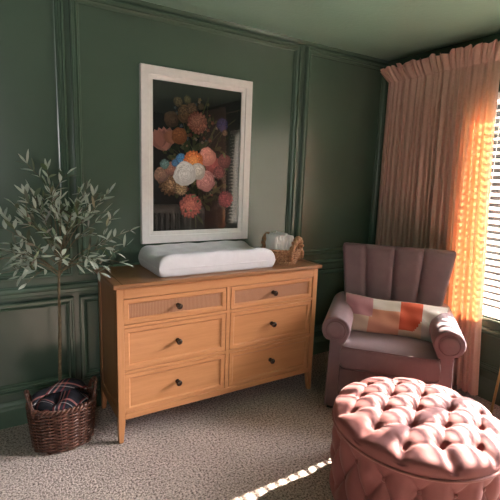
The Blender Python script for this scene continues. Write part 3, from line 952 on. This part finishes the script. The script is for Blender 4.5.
# body with tufted sides
NB = 16; TH0 = math.radians(-116); ZR = (.290, .165); BR = .345
dth = 2*PI/NB; dz = ZR[0]-ZR[1]
def side_r(th, z):
    a = (th-TH0)/dth; b = (ZR[0]-z)/(2*dz)
    A_ = a+b; B_ = a-b
    h = (abs(math.sin(PI*A_))*abs(math.sin(PI*B_)))**.5
    fade = min(1, max(0, (.368-z)/.06))*min(1, max(0, (z-.03)/.06))
    # above the top row and below the bottom row folds run straight
    rr = BR-.004+.034*(h if .04 < z < .34 else h)
    edge = BR+.024
    return rr*fade+edge*(1-fade)
bm = bmesh.new(); rows = []
NZ, NA2 = 60, 352
for i in range(NZ+1):
    z = .028+(.372-.028)*i/NZ
    rows.append([bm.verts.new((side_r(2*PI*q/NA2, z)*math.cos(2*PI*q/NA2), side_r(2*PI*q/NA2, z)*math.sin(2*PI*q/NA2), z)) for q in range(NA2)])
for a, b in zip(rows, rows[1:]):
    for q in range(NA2): bm.faces.new((a[q], a[(q+1) % NA2], b[(q+1) % NA2], b[q]))
bm.faces.new(list(reversed(rows[0]))); bm.faces.new(rows[-1])
bmesh.ops.recalc_face_normals(bm, faces=bm.faces)
body = obj('tufted_body', bm, m_velvet_pink, t, True)
for q in range(NB):
    for lv in (0, 1):
        th = TH0+(q+.5*lv)*dth; z = ZR[lv]; r_ = side_r(th, z)+.003
        button(body, (r_*math.cos(th), r_*math.sin(th), z), (math.cos(th), math.sin(th), 0))
for q in range(4):
    a = PI/4+q*PI/2
    bm = bmesh.new(); lathe(bm, [(.018, 0), (.024, .032)], 16, (.27*math.cos(a), .27*math.sin(a), 0)); bmesh.ops.recalc_face_normals(bm, faces=bm.faces)
    obj('foot', bm, m_dark, t, True)

# ------------------------------------------------------------------ side table at the right edge
TC = Vector((-.135, -1.415, 0))
t = thing('side_table', 'small round white topped side table with slim brass legs by the window', 'side table', TC)
bm = bmesh.new(); lathe(bm, [(.10, .500), (.126, .502), (.130, .508), (.130, .520), (.126, .526), (.06, .527), (.001, .527)], 64); bmesh.ops.recalc_face_normals(bm, faces=bm.faces)
obj('table_top', bm, m_white, t, True)
a0 = math.atan2(.143, -.021)
for q in range(3):
    a = a0+q*2*PI/3
    bm = bmesh.new(); tube(bm, [(.145*math.cos(a), .145*math.sin(a), 0), (.110*math.cos(a), .110*math.sin(a), .505)], .0085, 12)
    obj('leg', bm, m_brass, t, True)
bm = bmesh.new(); tube(bm, [(.110*math.cos(2*PI*q/60), .110*math.sin(2*PI*q/60), .494) for q in range(60)], .006, 8, True); obj('ring_rail', bm, m_brass, t, True)

# ------------------------------------------------------------------ wicker floor basket
KB = Vector((-2.606, -.285, 0))
t = thing('wicker_basket', 'dark brown oval wicker basket with two handles on the carpet', 'basket', KB)
KR = lambda z: (.146+.018*min(1, z/.20), .114+.018*min(1, z/.20))
HB = .235
bm = bmesh.new()
NS_ = 18
for q in range(NS_):      # stakes
    a = 2*PI*q/NS_
    tube(bm, [((KR(z)[0])*math.cos(a), KR(z)[1]*math.sin(a), z) for z in [.004+i*HB/8 for i in range(9)]], .0045, 6)
rowN = 25
for q in range(rowN):
    z = .008+q*(HB-.012)/(rowN-1)
    pts = []; N = NS_*8
    for m in range(N):
        a = 2*PI*m/N
        o_ = .0075*math.cos(NS_*a/2*1.0+(PI if q % 2 else 0))
        rx, ry = KR(z)
        pts.append(((rx+o_)*math.cos(a), (ry+o_)*math.sin(a), z+rnd.uniform(-.0006, .0006)))
    tube(bm, pts, .0054, 6, True)
lathe(bm, [(.001, .002), (.13, .002), (.13, .008), (.001, .008)], 40)
for v in bm.verts:
    if v.co.z < .0085 and math.hypot(v.co.x, v.co.y) < .135: v.co.y *= .85
obj('basket_weave', bm, m_wicker, t, True)
bm = bmesh.new()
for st in (0, PI):
    pts = []
    N = 200
    for m in range(N):
        a = 2*PI*m/N; w = 22*a+st
        pts.append(((.166+.007*math.cos(w))*math.cos(a), (.133+.007*math.cos(w))*math.sin(a), HB+.006+.007*math.sin(w)))
    tube(bm, pts, .0075, 6, True)
obj('braided_rim', bm, m_wicker, t, True)
for sx in (-1, 1):
    bm = bmesh.new()
    for st in (0, 2.1, 4.2):
        pts = []
        N = 50
        for m in range(N+1):
            f = m/N; w = st+f*20
            al = (f-.5)*1.05
            hz = HB-.02+.112*math.sin(PI*f)**.6
            pts.append((sx*((.167+.006*math.cos(w))*math.cos(al)+.004), (.134*1.0)*math.sin(al)+.006*math.sin(w)*0, hz+.006*math.sin(w)))
        tube(bm, pts, .0058, 6)
    obj('handle', bm, m_wicker, t, True)

# plaid blanket stuffed in the basket
t = thing('plaid_blanket', 'navy and red plaid blanket bunched in the dark wicker basket', 'blanket', KB+Vector((0, 0, .15)))
bm = bmesh.new(); uvl = bm.loops.layers.uv.new('UVMap'); V = []
NB_ = 56
for i in range(NB_+1):
    row = []
    for j in range(NB_+1):
        u = -1+2*i/NB_; v = -1+2*j/NB_
        # square to disc
        x = u*math.sqrt(max(0, 1-v*v/2)); y = v*math.sqrt(max(0, 1-u*u/2)); r = math.hypot(x, y)
        z = .085+.060*(1-r**2.4)
        z += .020*math.sin(5*u+2.1*v+.6)*(1-r*r)+.014*math.sin(-3.1*u+6*v)*(1-r*r)+.030*math.exp(-((x-.15)**2+(y+.1)**2)/.09)
        z -= .035*math.exp(-((x+.05-.5*y)**2)/.010)*(1-r)*.7
        if r > .93: z -= (r-.93)*1.0
        row.append(bm.verts.new((x*.147, y*.113, z)))
    V.append(row)
for i in range(NB_):
    for j in range(NB_):
        f = bm.faces.new((V[i][j], V[i+1][j], V[i+1][j+1], V[i][j+1]))
        for l, (a, b) in zip(f.loops, ((i, j), (i+1, j), (i+1, j+1), (i, j+1))): l[uvl].uv = (a/NB_, b/NB_)
o = obj('bunched_cloth', bm, m_plaid, t, True)
md = o.modifiers.new('s', 'SOLIDIFY'); md.thickness = .008; md.offset = -1
# a loose fold lying over
bm = bmesh.new(); uvl = bm.loops.layers.uv.new('UVMap'); V = []
for i in range(33):
    row = []
    for j in range(15):
        u = i/32; v = j/14
        x = -.15+.27*u; y = -.055+.085*v+.05*u-.03
        z = .132+.050*math.sin(PI*u)**.7+.024*math.sin(PI*v)+.010*math.sin(8*u+3*v)
        row.append(bm.verts.new((x, y, z)))
    V.append(row)
for i in range(32):
    for j in range(14):
        f = bm.faces.new((V[i][j], V[i+1][j], V[i+1][j+1], V[i][j+1]))
        for l, (a, b) in zip(f.loops, ((i, j), (i+1, j), (i+1, j+1), (i, j+1))): l[uvl].uv = (.2+a/40, .3+b/32)
o = obj('loose_fold', bm, m_plaid, t, True)
md = o.modifiers.new('s', 'SOLIDIFY'); md.thickness = .01; md.offset = -1

# ------------------------------------------------------------------ olive tree
TB = Vector((-2.604, -.245, 0))
t = thing('olive_tree', 'slender potted olive tree with silvery leaves rising from the wicker basket', 'tree', TB)
rt = random.Random(11)
trunk = [Vector((-.006, .0, .03)), Vector((-.006, .0, .25)), Vector((-.002, -.004, .45)), Vector((.006, -.002, .65)), Vector((.008, -.012, .85)), Vector((.014, -.018, .98)), Vector((.022, -.024, 1.08)), Vector((.02, -.03, 1.2)), Vector((.0, -.03, 1.34))]
bm = bmesh.new()
def smooth_path(pts, n_):
    out = []
    for i in range(len(pts)-1):
        p0, p1, p2, p3 = pts[max(i-1, 0)], pts[i], pts[i+1], pts[min(i+2, len(pts)-1)]
        for q in range(n_):
            s = q/n_
            out.append(.5*((2*p1)+(p2-p0)*s+(2*p0-5*p1+4*p2-p3)*s*s+(-p0+3*p1-3*p2+p3)*s**3))
    out.append(pts[-1]); return out
tp = smooth_path(trunk, 6)
tube(bm, tp, [.0105*(1-.75*i/len(tp)) + .0008*math.sin(i*2.1) for i in range(len(tp))], 9)
tips = [  # dx, dy, z of branch ends relative to the trunk foot, start height
    (-.03, -.08, 1.47, 1.06), (-.105, -.05, 1.37, 1.05), (-.18, -.10, 1.30, 1.03), (-.25, -.05, 1.20, 1.02), (-.29, -.06, 1.10, 1.0),
    (-.25, -.13, .985, .99), (-.15, -.16, .935, .97), (-.08, -.02, 1.33, 1.1), (.02, -.10, 1.33, 1.1), (.145, -.09, 1.38, 1.08), (.19, -.05, 1.35, 1.06),
    (.255, -.11, 1.37, 1.06), (.23, -.02, 1.22, 1.04), (.37, -.08, 1.16, 1.02), (.26, -.15, 1.09, 1.0), (.33, -.09, .98, .99), (.20, -.12, .945, .97),
    (.09, -.18, 1.26, 1.05), (-.06, -.20, 1.18, 1.02), (-.13, .06, 1.22, 1.04), (.12, .08, 1.24, 1.05), (.02, .09, 1.32, 1.1), (-.20, .05, 1.06, 1.0), (.16, -.20, 1.04, .98), (.0, -.22, 1.06, .99), (-.34, -.10, 1.04, 1.0), (.10, -.05, 1.30, 1.08)]
bl = bmesh.new(); lcol = bl.loops.layers.float_color.new('Col')
def leaf(p, d, nrm, L, w):
    d = d.normalized(); s = d.cross(nrm)
    if s.length < 1e-4: s = d.orthogonal()
    s.normalize(); n_ = s.cross(d)
    cur = rt.uniform(-.2, .25)
    mid = []; lf = []; rg = []
    for q in range(5):
        f = q/4; ww = w*(math.sin(PI*min(1, f*.96+.03)))**.75
        c = p+d*(L*f)+n_*(cur*L*f*f)
        mid.append(bl.verts.new(c)); lf.append(bl.verts.new(c+s*ww+n_*ww*.3)); rg.append(bl.verts.new(c-s*ww+n_*ww*.3))
    base = rt.choice([(.065, .095, .045), (.11, .145, .08), (.18, .22, .14), (.28, .32, .24), (.04, .06, .03)])
    cc = tuple(x*rt.uniform(.8, 1.2) for x in base)+(1,)
    for q in range(4):
        for quad in ((lf[q], mid[q], mid[q+1], lf[q+1]), (mid[q], rg[q], rg[q+1], mid[q+1])):
            f_ = bl.faces.new(quad)
            for l in f_.loops: l[lcol] = cc
def twig(p0, p1, sag, r0, start_leaf, spacing):
    ctrl = [p0, p0.lerp(p1, .35)+Vector((0, 0, sag)), p0.lerp(p1, .7)+Vector((0, 0, sag*.7)), p1]
    ctrl = [c+Vector((rt.uniform(-1, 1), rt.uniform(-1, 1), rt.uniform(-1, 1)))*.008 if 0 < i < 3 else c for i, c in enumerate(ctrl)]
    path = smooth_path(ctrl, 8)
    tube(bm, path, [max(.0011, r0*(1-.8*i/len(path))) for i in range(len(path))], 5)
    L = sum((b-a).length for a, b in zip(path, path[1:]))
    acc = 0; nxt = L*start_leaf
    for a, b in zip(path, path[1:]):
        seg = (b-a).length; dr = (b-a).normalized()
        while nxt < acc+seg:
            pp = a.lerp(b, (nxt-acc)/seg)
            side = dr.orthogonal(); side.rotate(Matrix.Rotation(rt.uniform(0, 2*PI), 3, dr))
            for sg in (1, -1):
                if rt.random() < .14: continue
                dl = (dr*rt.uniform(.5, 1.1)+side*sg*rt.uniform(.5, .95)+Vector((0, 0, .15)))
                leaf(pp, dl, Vector((rt.uniform(-.6, .6), rt.uniform(-.8, .5), 1)), rt.uniform(.048, .076), rt.uniform(.0072, .0108))
            nxt += spacing*rt.uniform(.75, 1.3)
        acc += seg
    leaf(path[-1], path[-1]-path[-2], Vector((rt.uniform(-.5, .5), -.4, 1)), .055, .0078)
    return path
def on_trunk(z):
    return min(tp, key=lambda q: abs(q.z-z)).copy()
for dx, dy, z, zs in tips:
    e = Vector((dx, dy, z)); s = on_trunk(zs-.04+rt.uniform(-.02, .02))
    path = twig(s, e, .03 if z > 1.05 else .045, .0031, .45, .044)
    for kq in range(1 if rt.random() < .55 else 2):
        b0 = path[int(len(path)*rt.uniform(.35, .7))]
        dr = (e-s).normalized()
        off = Vector((rt.uniform(-1, 1), rt.uniform(-1, .6), rt.uniform(-.5, .9))); off = off-dr*off.dot(dr); off.normalize()
        L = (e-s).length*rt.uniform(.28, .42)
        e2 = b0+(dr*.8+off*.6)*L
        e2.y = min(e2.y, .17)
        twig(b0, e2, .012, .0018, .25, .042)
for v in list(bl.verts)+list(bm.verts): 
    if v.co.y > .19: v.co.y = .19
obj('stem', bm, m_bark, t, True)
obj('foliage', bl, m_leaf, t, True)
bm = bmesh.new(); lathe(bm, [(.001, .012), (.070, .012), (.082, .15), (.070, .155), (.001, .155)], 28); bmesh.ops.recalc_face_normals(bm, faces=bm.faces)
for v in bm.verts: v.co.y = v.co.y*.9-.02
obj('nursery_pot', bm, m_soil, t, True)

# ------------------------------------------------------------------ white crib by the camera, mirrored in the picture glass
t = thing('crib', 'white slatted crib across the room, mirrored low in the picture glass', 'crib', (-.95, -3.35, 0))
CW, CD = .68, .36
for sx in (-1, 1):
    for sy in (-1, 1):
        bxo('post', (sx*CW-.022, sx*CW+.022, sy*CD-.022, sy*CD+.022, 0, 1.0), m_white, t, .004)
for sy in (-1, 1):
    bxo('top_rail', (-CW+.022, CW-.022, sy*CD-.016, sy*CD+.016, .93, .99), m_white, t, .006)
    bxo('bottom_rail', (-CW+.022, CW-.022, sy*CD-.014, sy*CD+.014, .26, .31), m_white, t, .004)
for sx in (-1, 1):
    bxo('end_panel', (sx*CW-.012, sx*CW+.012, -CD+.022, CD-.022, .26, .98), m_white, t, .004)
first = None
for sy in (-1, 1):
    for q in range(15):
        xx = -CW+.022+(q+1)*(2*CW-.044)/16
        if first is None:
            first = bxo('spindle', (-.012, .012, -.008, .008, .305, .935), m_white, t, .002); s = first
        else:
            s = first.copy(); COL.objects.link(s); s.parent = t
        s.location = (xx, sy*CD, 0)
bxo('mattress', (-CW+.025, CW-.025, -CD+.025, CD-.025, .40, .50), m_pad, t, .02)

# ------------------------------------------------------------------ light
sun = bpy.data.lights.new('sun', 'SUN'); sun.energy = 47; sun.angle = math.radians(.53); sun.color = (1, .88, .74)
so = bpy.data.objects.new('sun', sun); COL.objects.link(so)
so.rotation_euler = Vector((-1, -.055, -.727)).to_track_quat('-Z', 'Y').to_euler()
so.location = (6, -1, 5)
w = bpy.data.worlds.new('sky'); S.world = w; w.use_nodes = True
nt = w.node_tree; bg = nt.nodes['Background']; bg.inputs[1].default_value = 62
# pale sky all round; a dim line of trees and houses stands low across the +x side
tc = nt.nodes.new('ShaderNodeTexCoord'); sp = nt.nodes.new('ShaderNodeSeparateXYZ'); nt.links.new(tc.outputs['Generated'], sp.inputs[0])
hz = nt.nodes.new('ShaderNodeMapRange'); hz.inputs['From Min'].default_value = .20; hz.inputs['From Max'].default_value = .30
nt.links.new(sp.outputs['Z'], hz.inputs['Value'])
ax = nt.nodes.new('ShaderNodeMapRange'); ax.inputs['From Min'].default_value = .3; ax.inputs['From Max'].default_value = .5; ax.inputs['To Min'].default_value = 1; ax.inputs['To Max'].default_value = 0
nt.links.new(sp.outputs['X'], ax.inputs['Value'])
mxm = nt.nodes.new('ShaderNodeMath'); mxm.operation = 'MAXIMUM'; nt.links.new(hz.outputs[0], mxm.inputs[0]); nt.links.new(ax.outputs[0], mxm.inputs[1])
mc = nt.nodes.new('ShaderNodeMix'); mc.data_type = 'RGBA'; mc.inputs[6].default_value = (.0016, .0017, .0016, 1); mc.inputs[7].default_value = (1, .96, .97, 1)
gd = nt.nodes.new('ShaderNodeMapRange'); gd.inputs['From Min'].default_value = -.30; gd.inputs['From Max'].default_value = -.36
nt.links.new(sp.outputs['Z'], gd.inputs['Value'])   # bright unseen paving, added below the trees for upward light
m3 = nt.nodes.new('ShaderNodeMath'); m3.operation = 'MULTIPLY'; m3.inputs[1].default_value = 1.0; nt.links.new(gd.outputs[0], m3.inputs[0])
m4 = nt.nodes.new('ShaderNodeMath'); m4.operation = 'MAXIMUM'; nt.links.new(mxm.outputs[0], m4.inputs[0]); nt.links.new(m3.outputs[0], m4.inputs[1])
nt.links.new(m4.outputs[0], mc.inputs[0]); side = nt.nodes.new('ShaderNodeMapRange'); side.inputs['From Min'].default_value = -.2; side.inputs['From Max'].default_value = .5; side.inputs['To Min'].default_value = .22; side.inputs['To Max'].default_value = 1
nt.links.new(sp.outputs['X'], side.inputs['Value'])     # the sky is brighter on the sun's side
sm = nt.nodes.new('ShaderNodeVectorMath'); sm.operation = 'SCALE'; nt.links.new(mc.outputs[2], sm.inputs[0]); nt.links.new(side.outputs[0], sm.inputs['Scale'])
nt.links.new(sm.outputs[0], bg.inputs[0])
# portal to help sampling of the sky through the window
pt_ = bpy.data.lights.new('window_portal', 'AREA'); pt_.shape = 'RECTANGLE'; pt_.size = 1.5; pt_.size_y = 1.96
pt_.cycles.is_portal = True
po = bpy.data.objects.new('window_portal', pt_); COL.objects.link(po)
po.location = (.17, (WY0+WY1)/2, (WZ0+WZ1)/2); po.rotation_euler = (0, math.radians(90), 0)
pt2 = pt_.copy(); pt2.size = .95; pt2.size_y = 1.15
po2 = bpy.data.objects.new('window_portal', pt2); COL.objects.link(po2)
po2.location = ((VX0+VX1)/2, RY0-.17, (VZ0+VZ1)/2); po2.rotation_euler = (math.radians(90), 0, 0)
# ------------------------------------------------------------------ camera
cam = bpy.data.cameras.new('camera'); co = bpy.data.objects.new('camera', cam); COL.objects.link(co)
cam.sensor_width = 36; cam.lens = 428.5761/500*36; cam.clip_start = .02
yaw, pi_, ro = -.5516, -.1727, .0356
fwd = Vector((math.sin(-yaw)*math.cos(pi_), math.cos(yaw)*math.cos(pi_), math.sin(pi_)))
r_ = Vector((math.cos(yaw), math.sin(yaw), 0)); u_ = r_.cross(fwd)
r2 = r_*math.cos(ro)+u_*math.sin(ro); u2 = -r_*math.sin(ro)+u_*math.cos(ro)
mw = Matrix((r2, u2, -fwd)).transposed().to_4x4(); mw.translation = (-2.8885, -2.6317, 1.4771)
co.matrix_world = mw
S.camera = co
S.view_settings.view_transform = 'Standard'; S.view_settings.look = 'None'
S.view_settings.exposure = .32; S.view_settings.gamma = 1; S.view_settings.use_curve_mapping = False
S.cycles.use_denoising = True
S.cycles.max_bounces = 10; S.cycles.diffuse_bounces = 6; S.cycles.transparent_max_bounces = 12
S.cycles.sample_clamp_indirect = 8; S.cycles.caustics_reflective = False; S.cycles.caustics_refractive = False
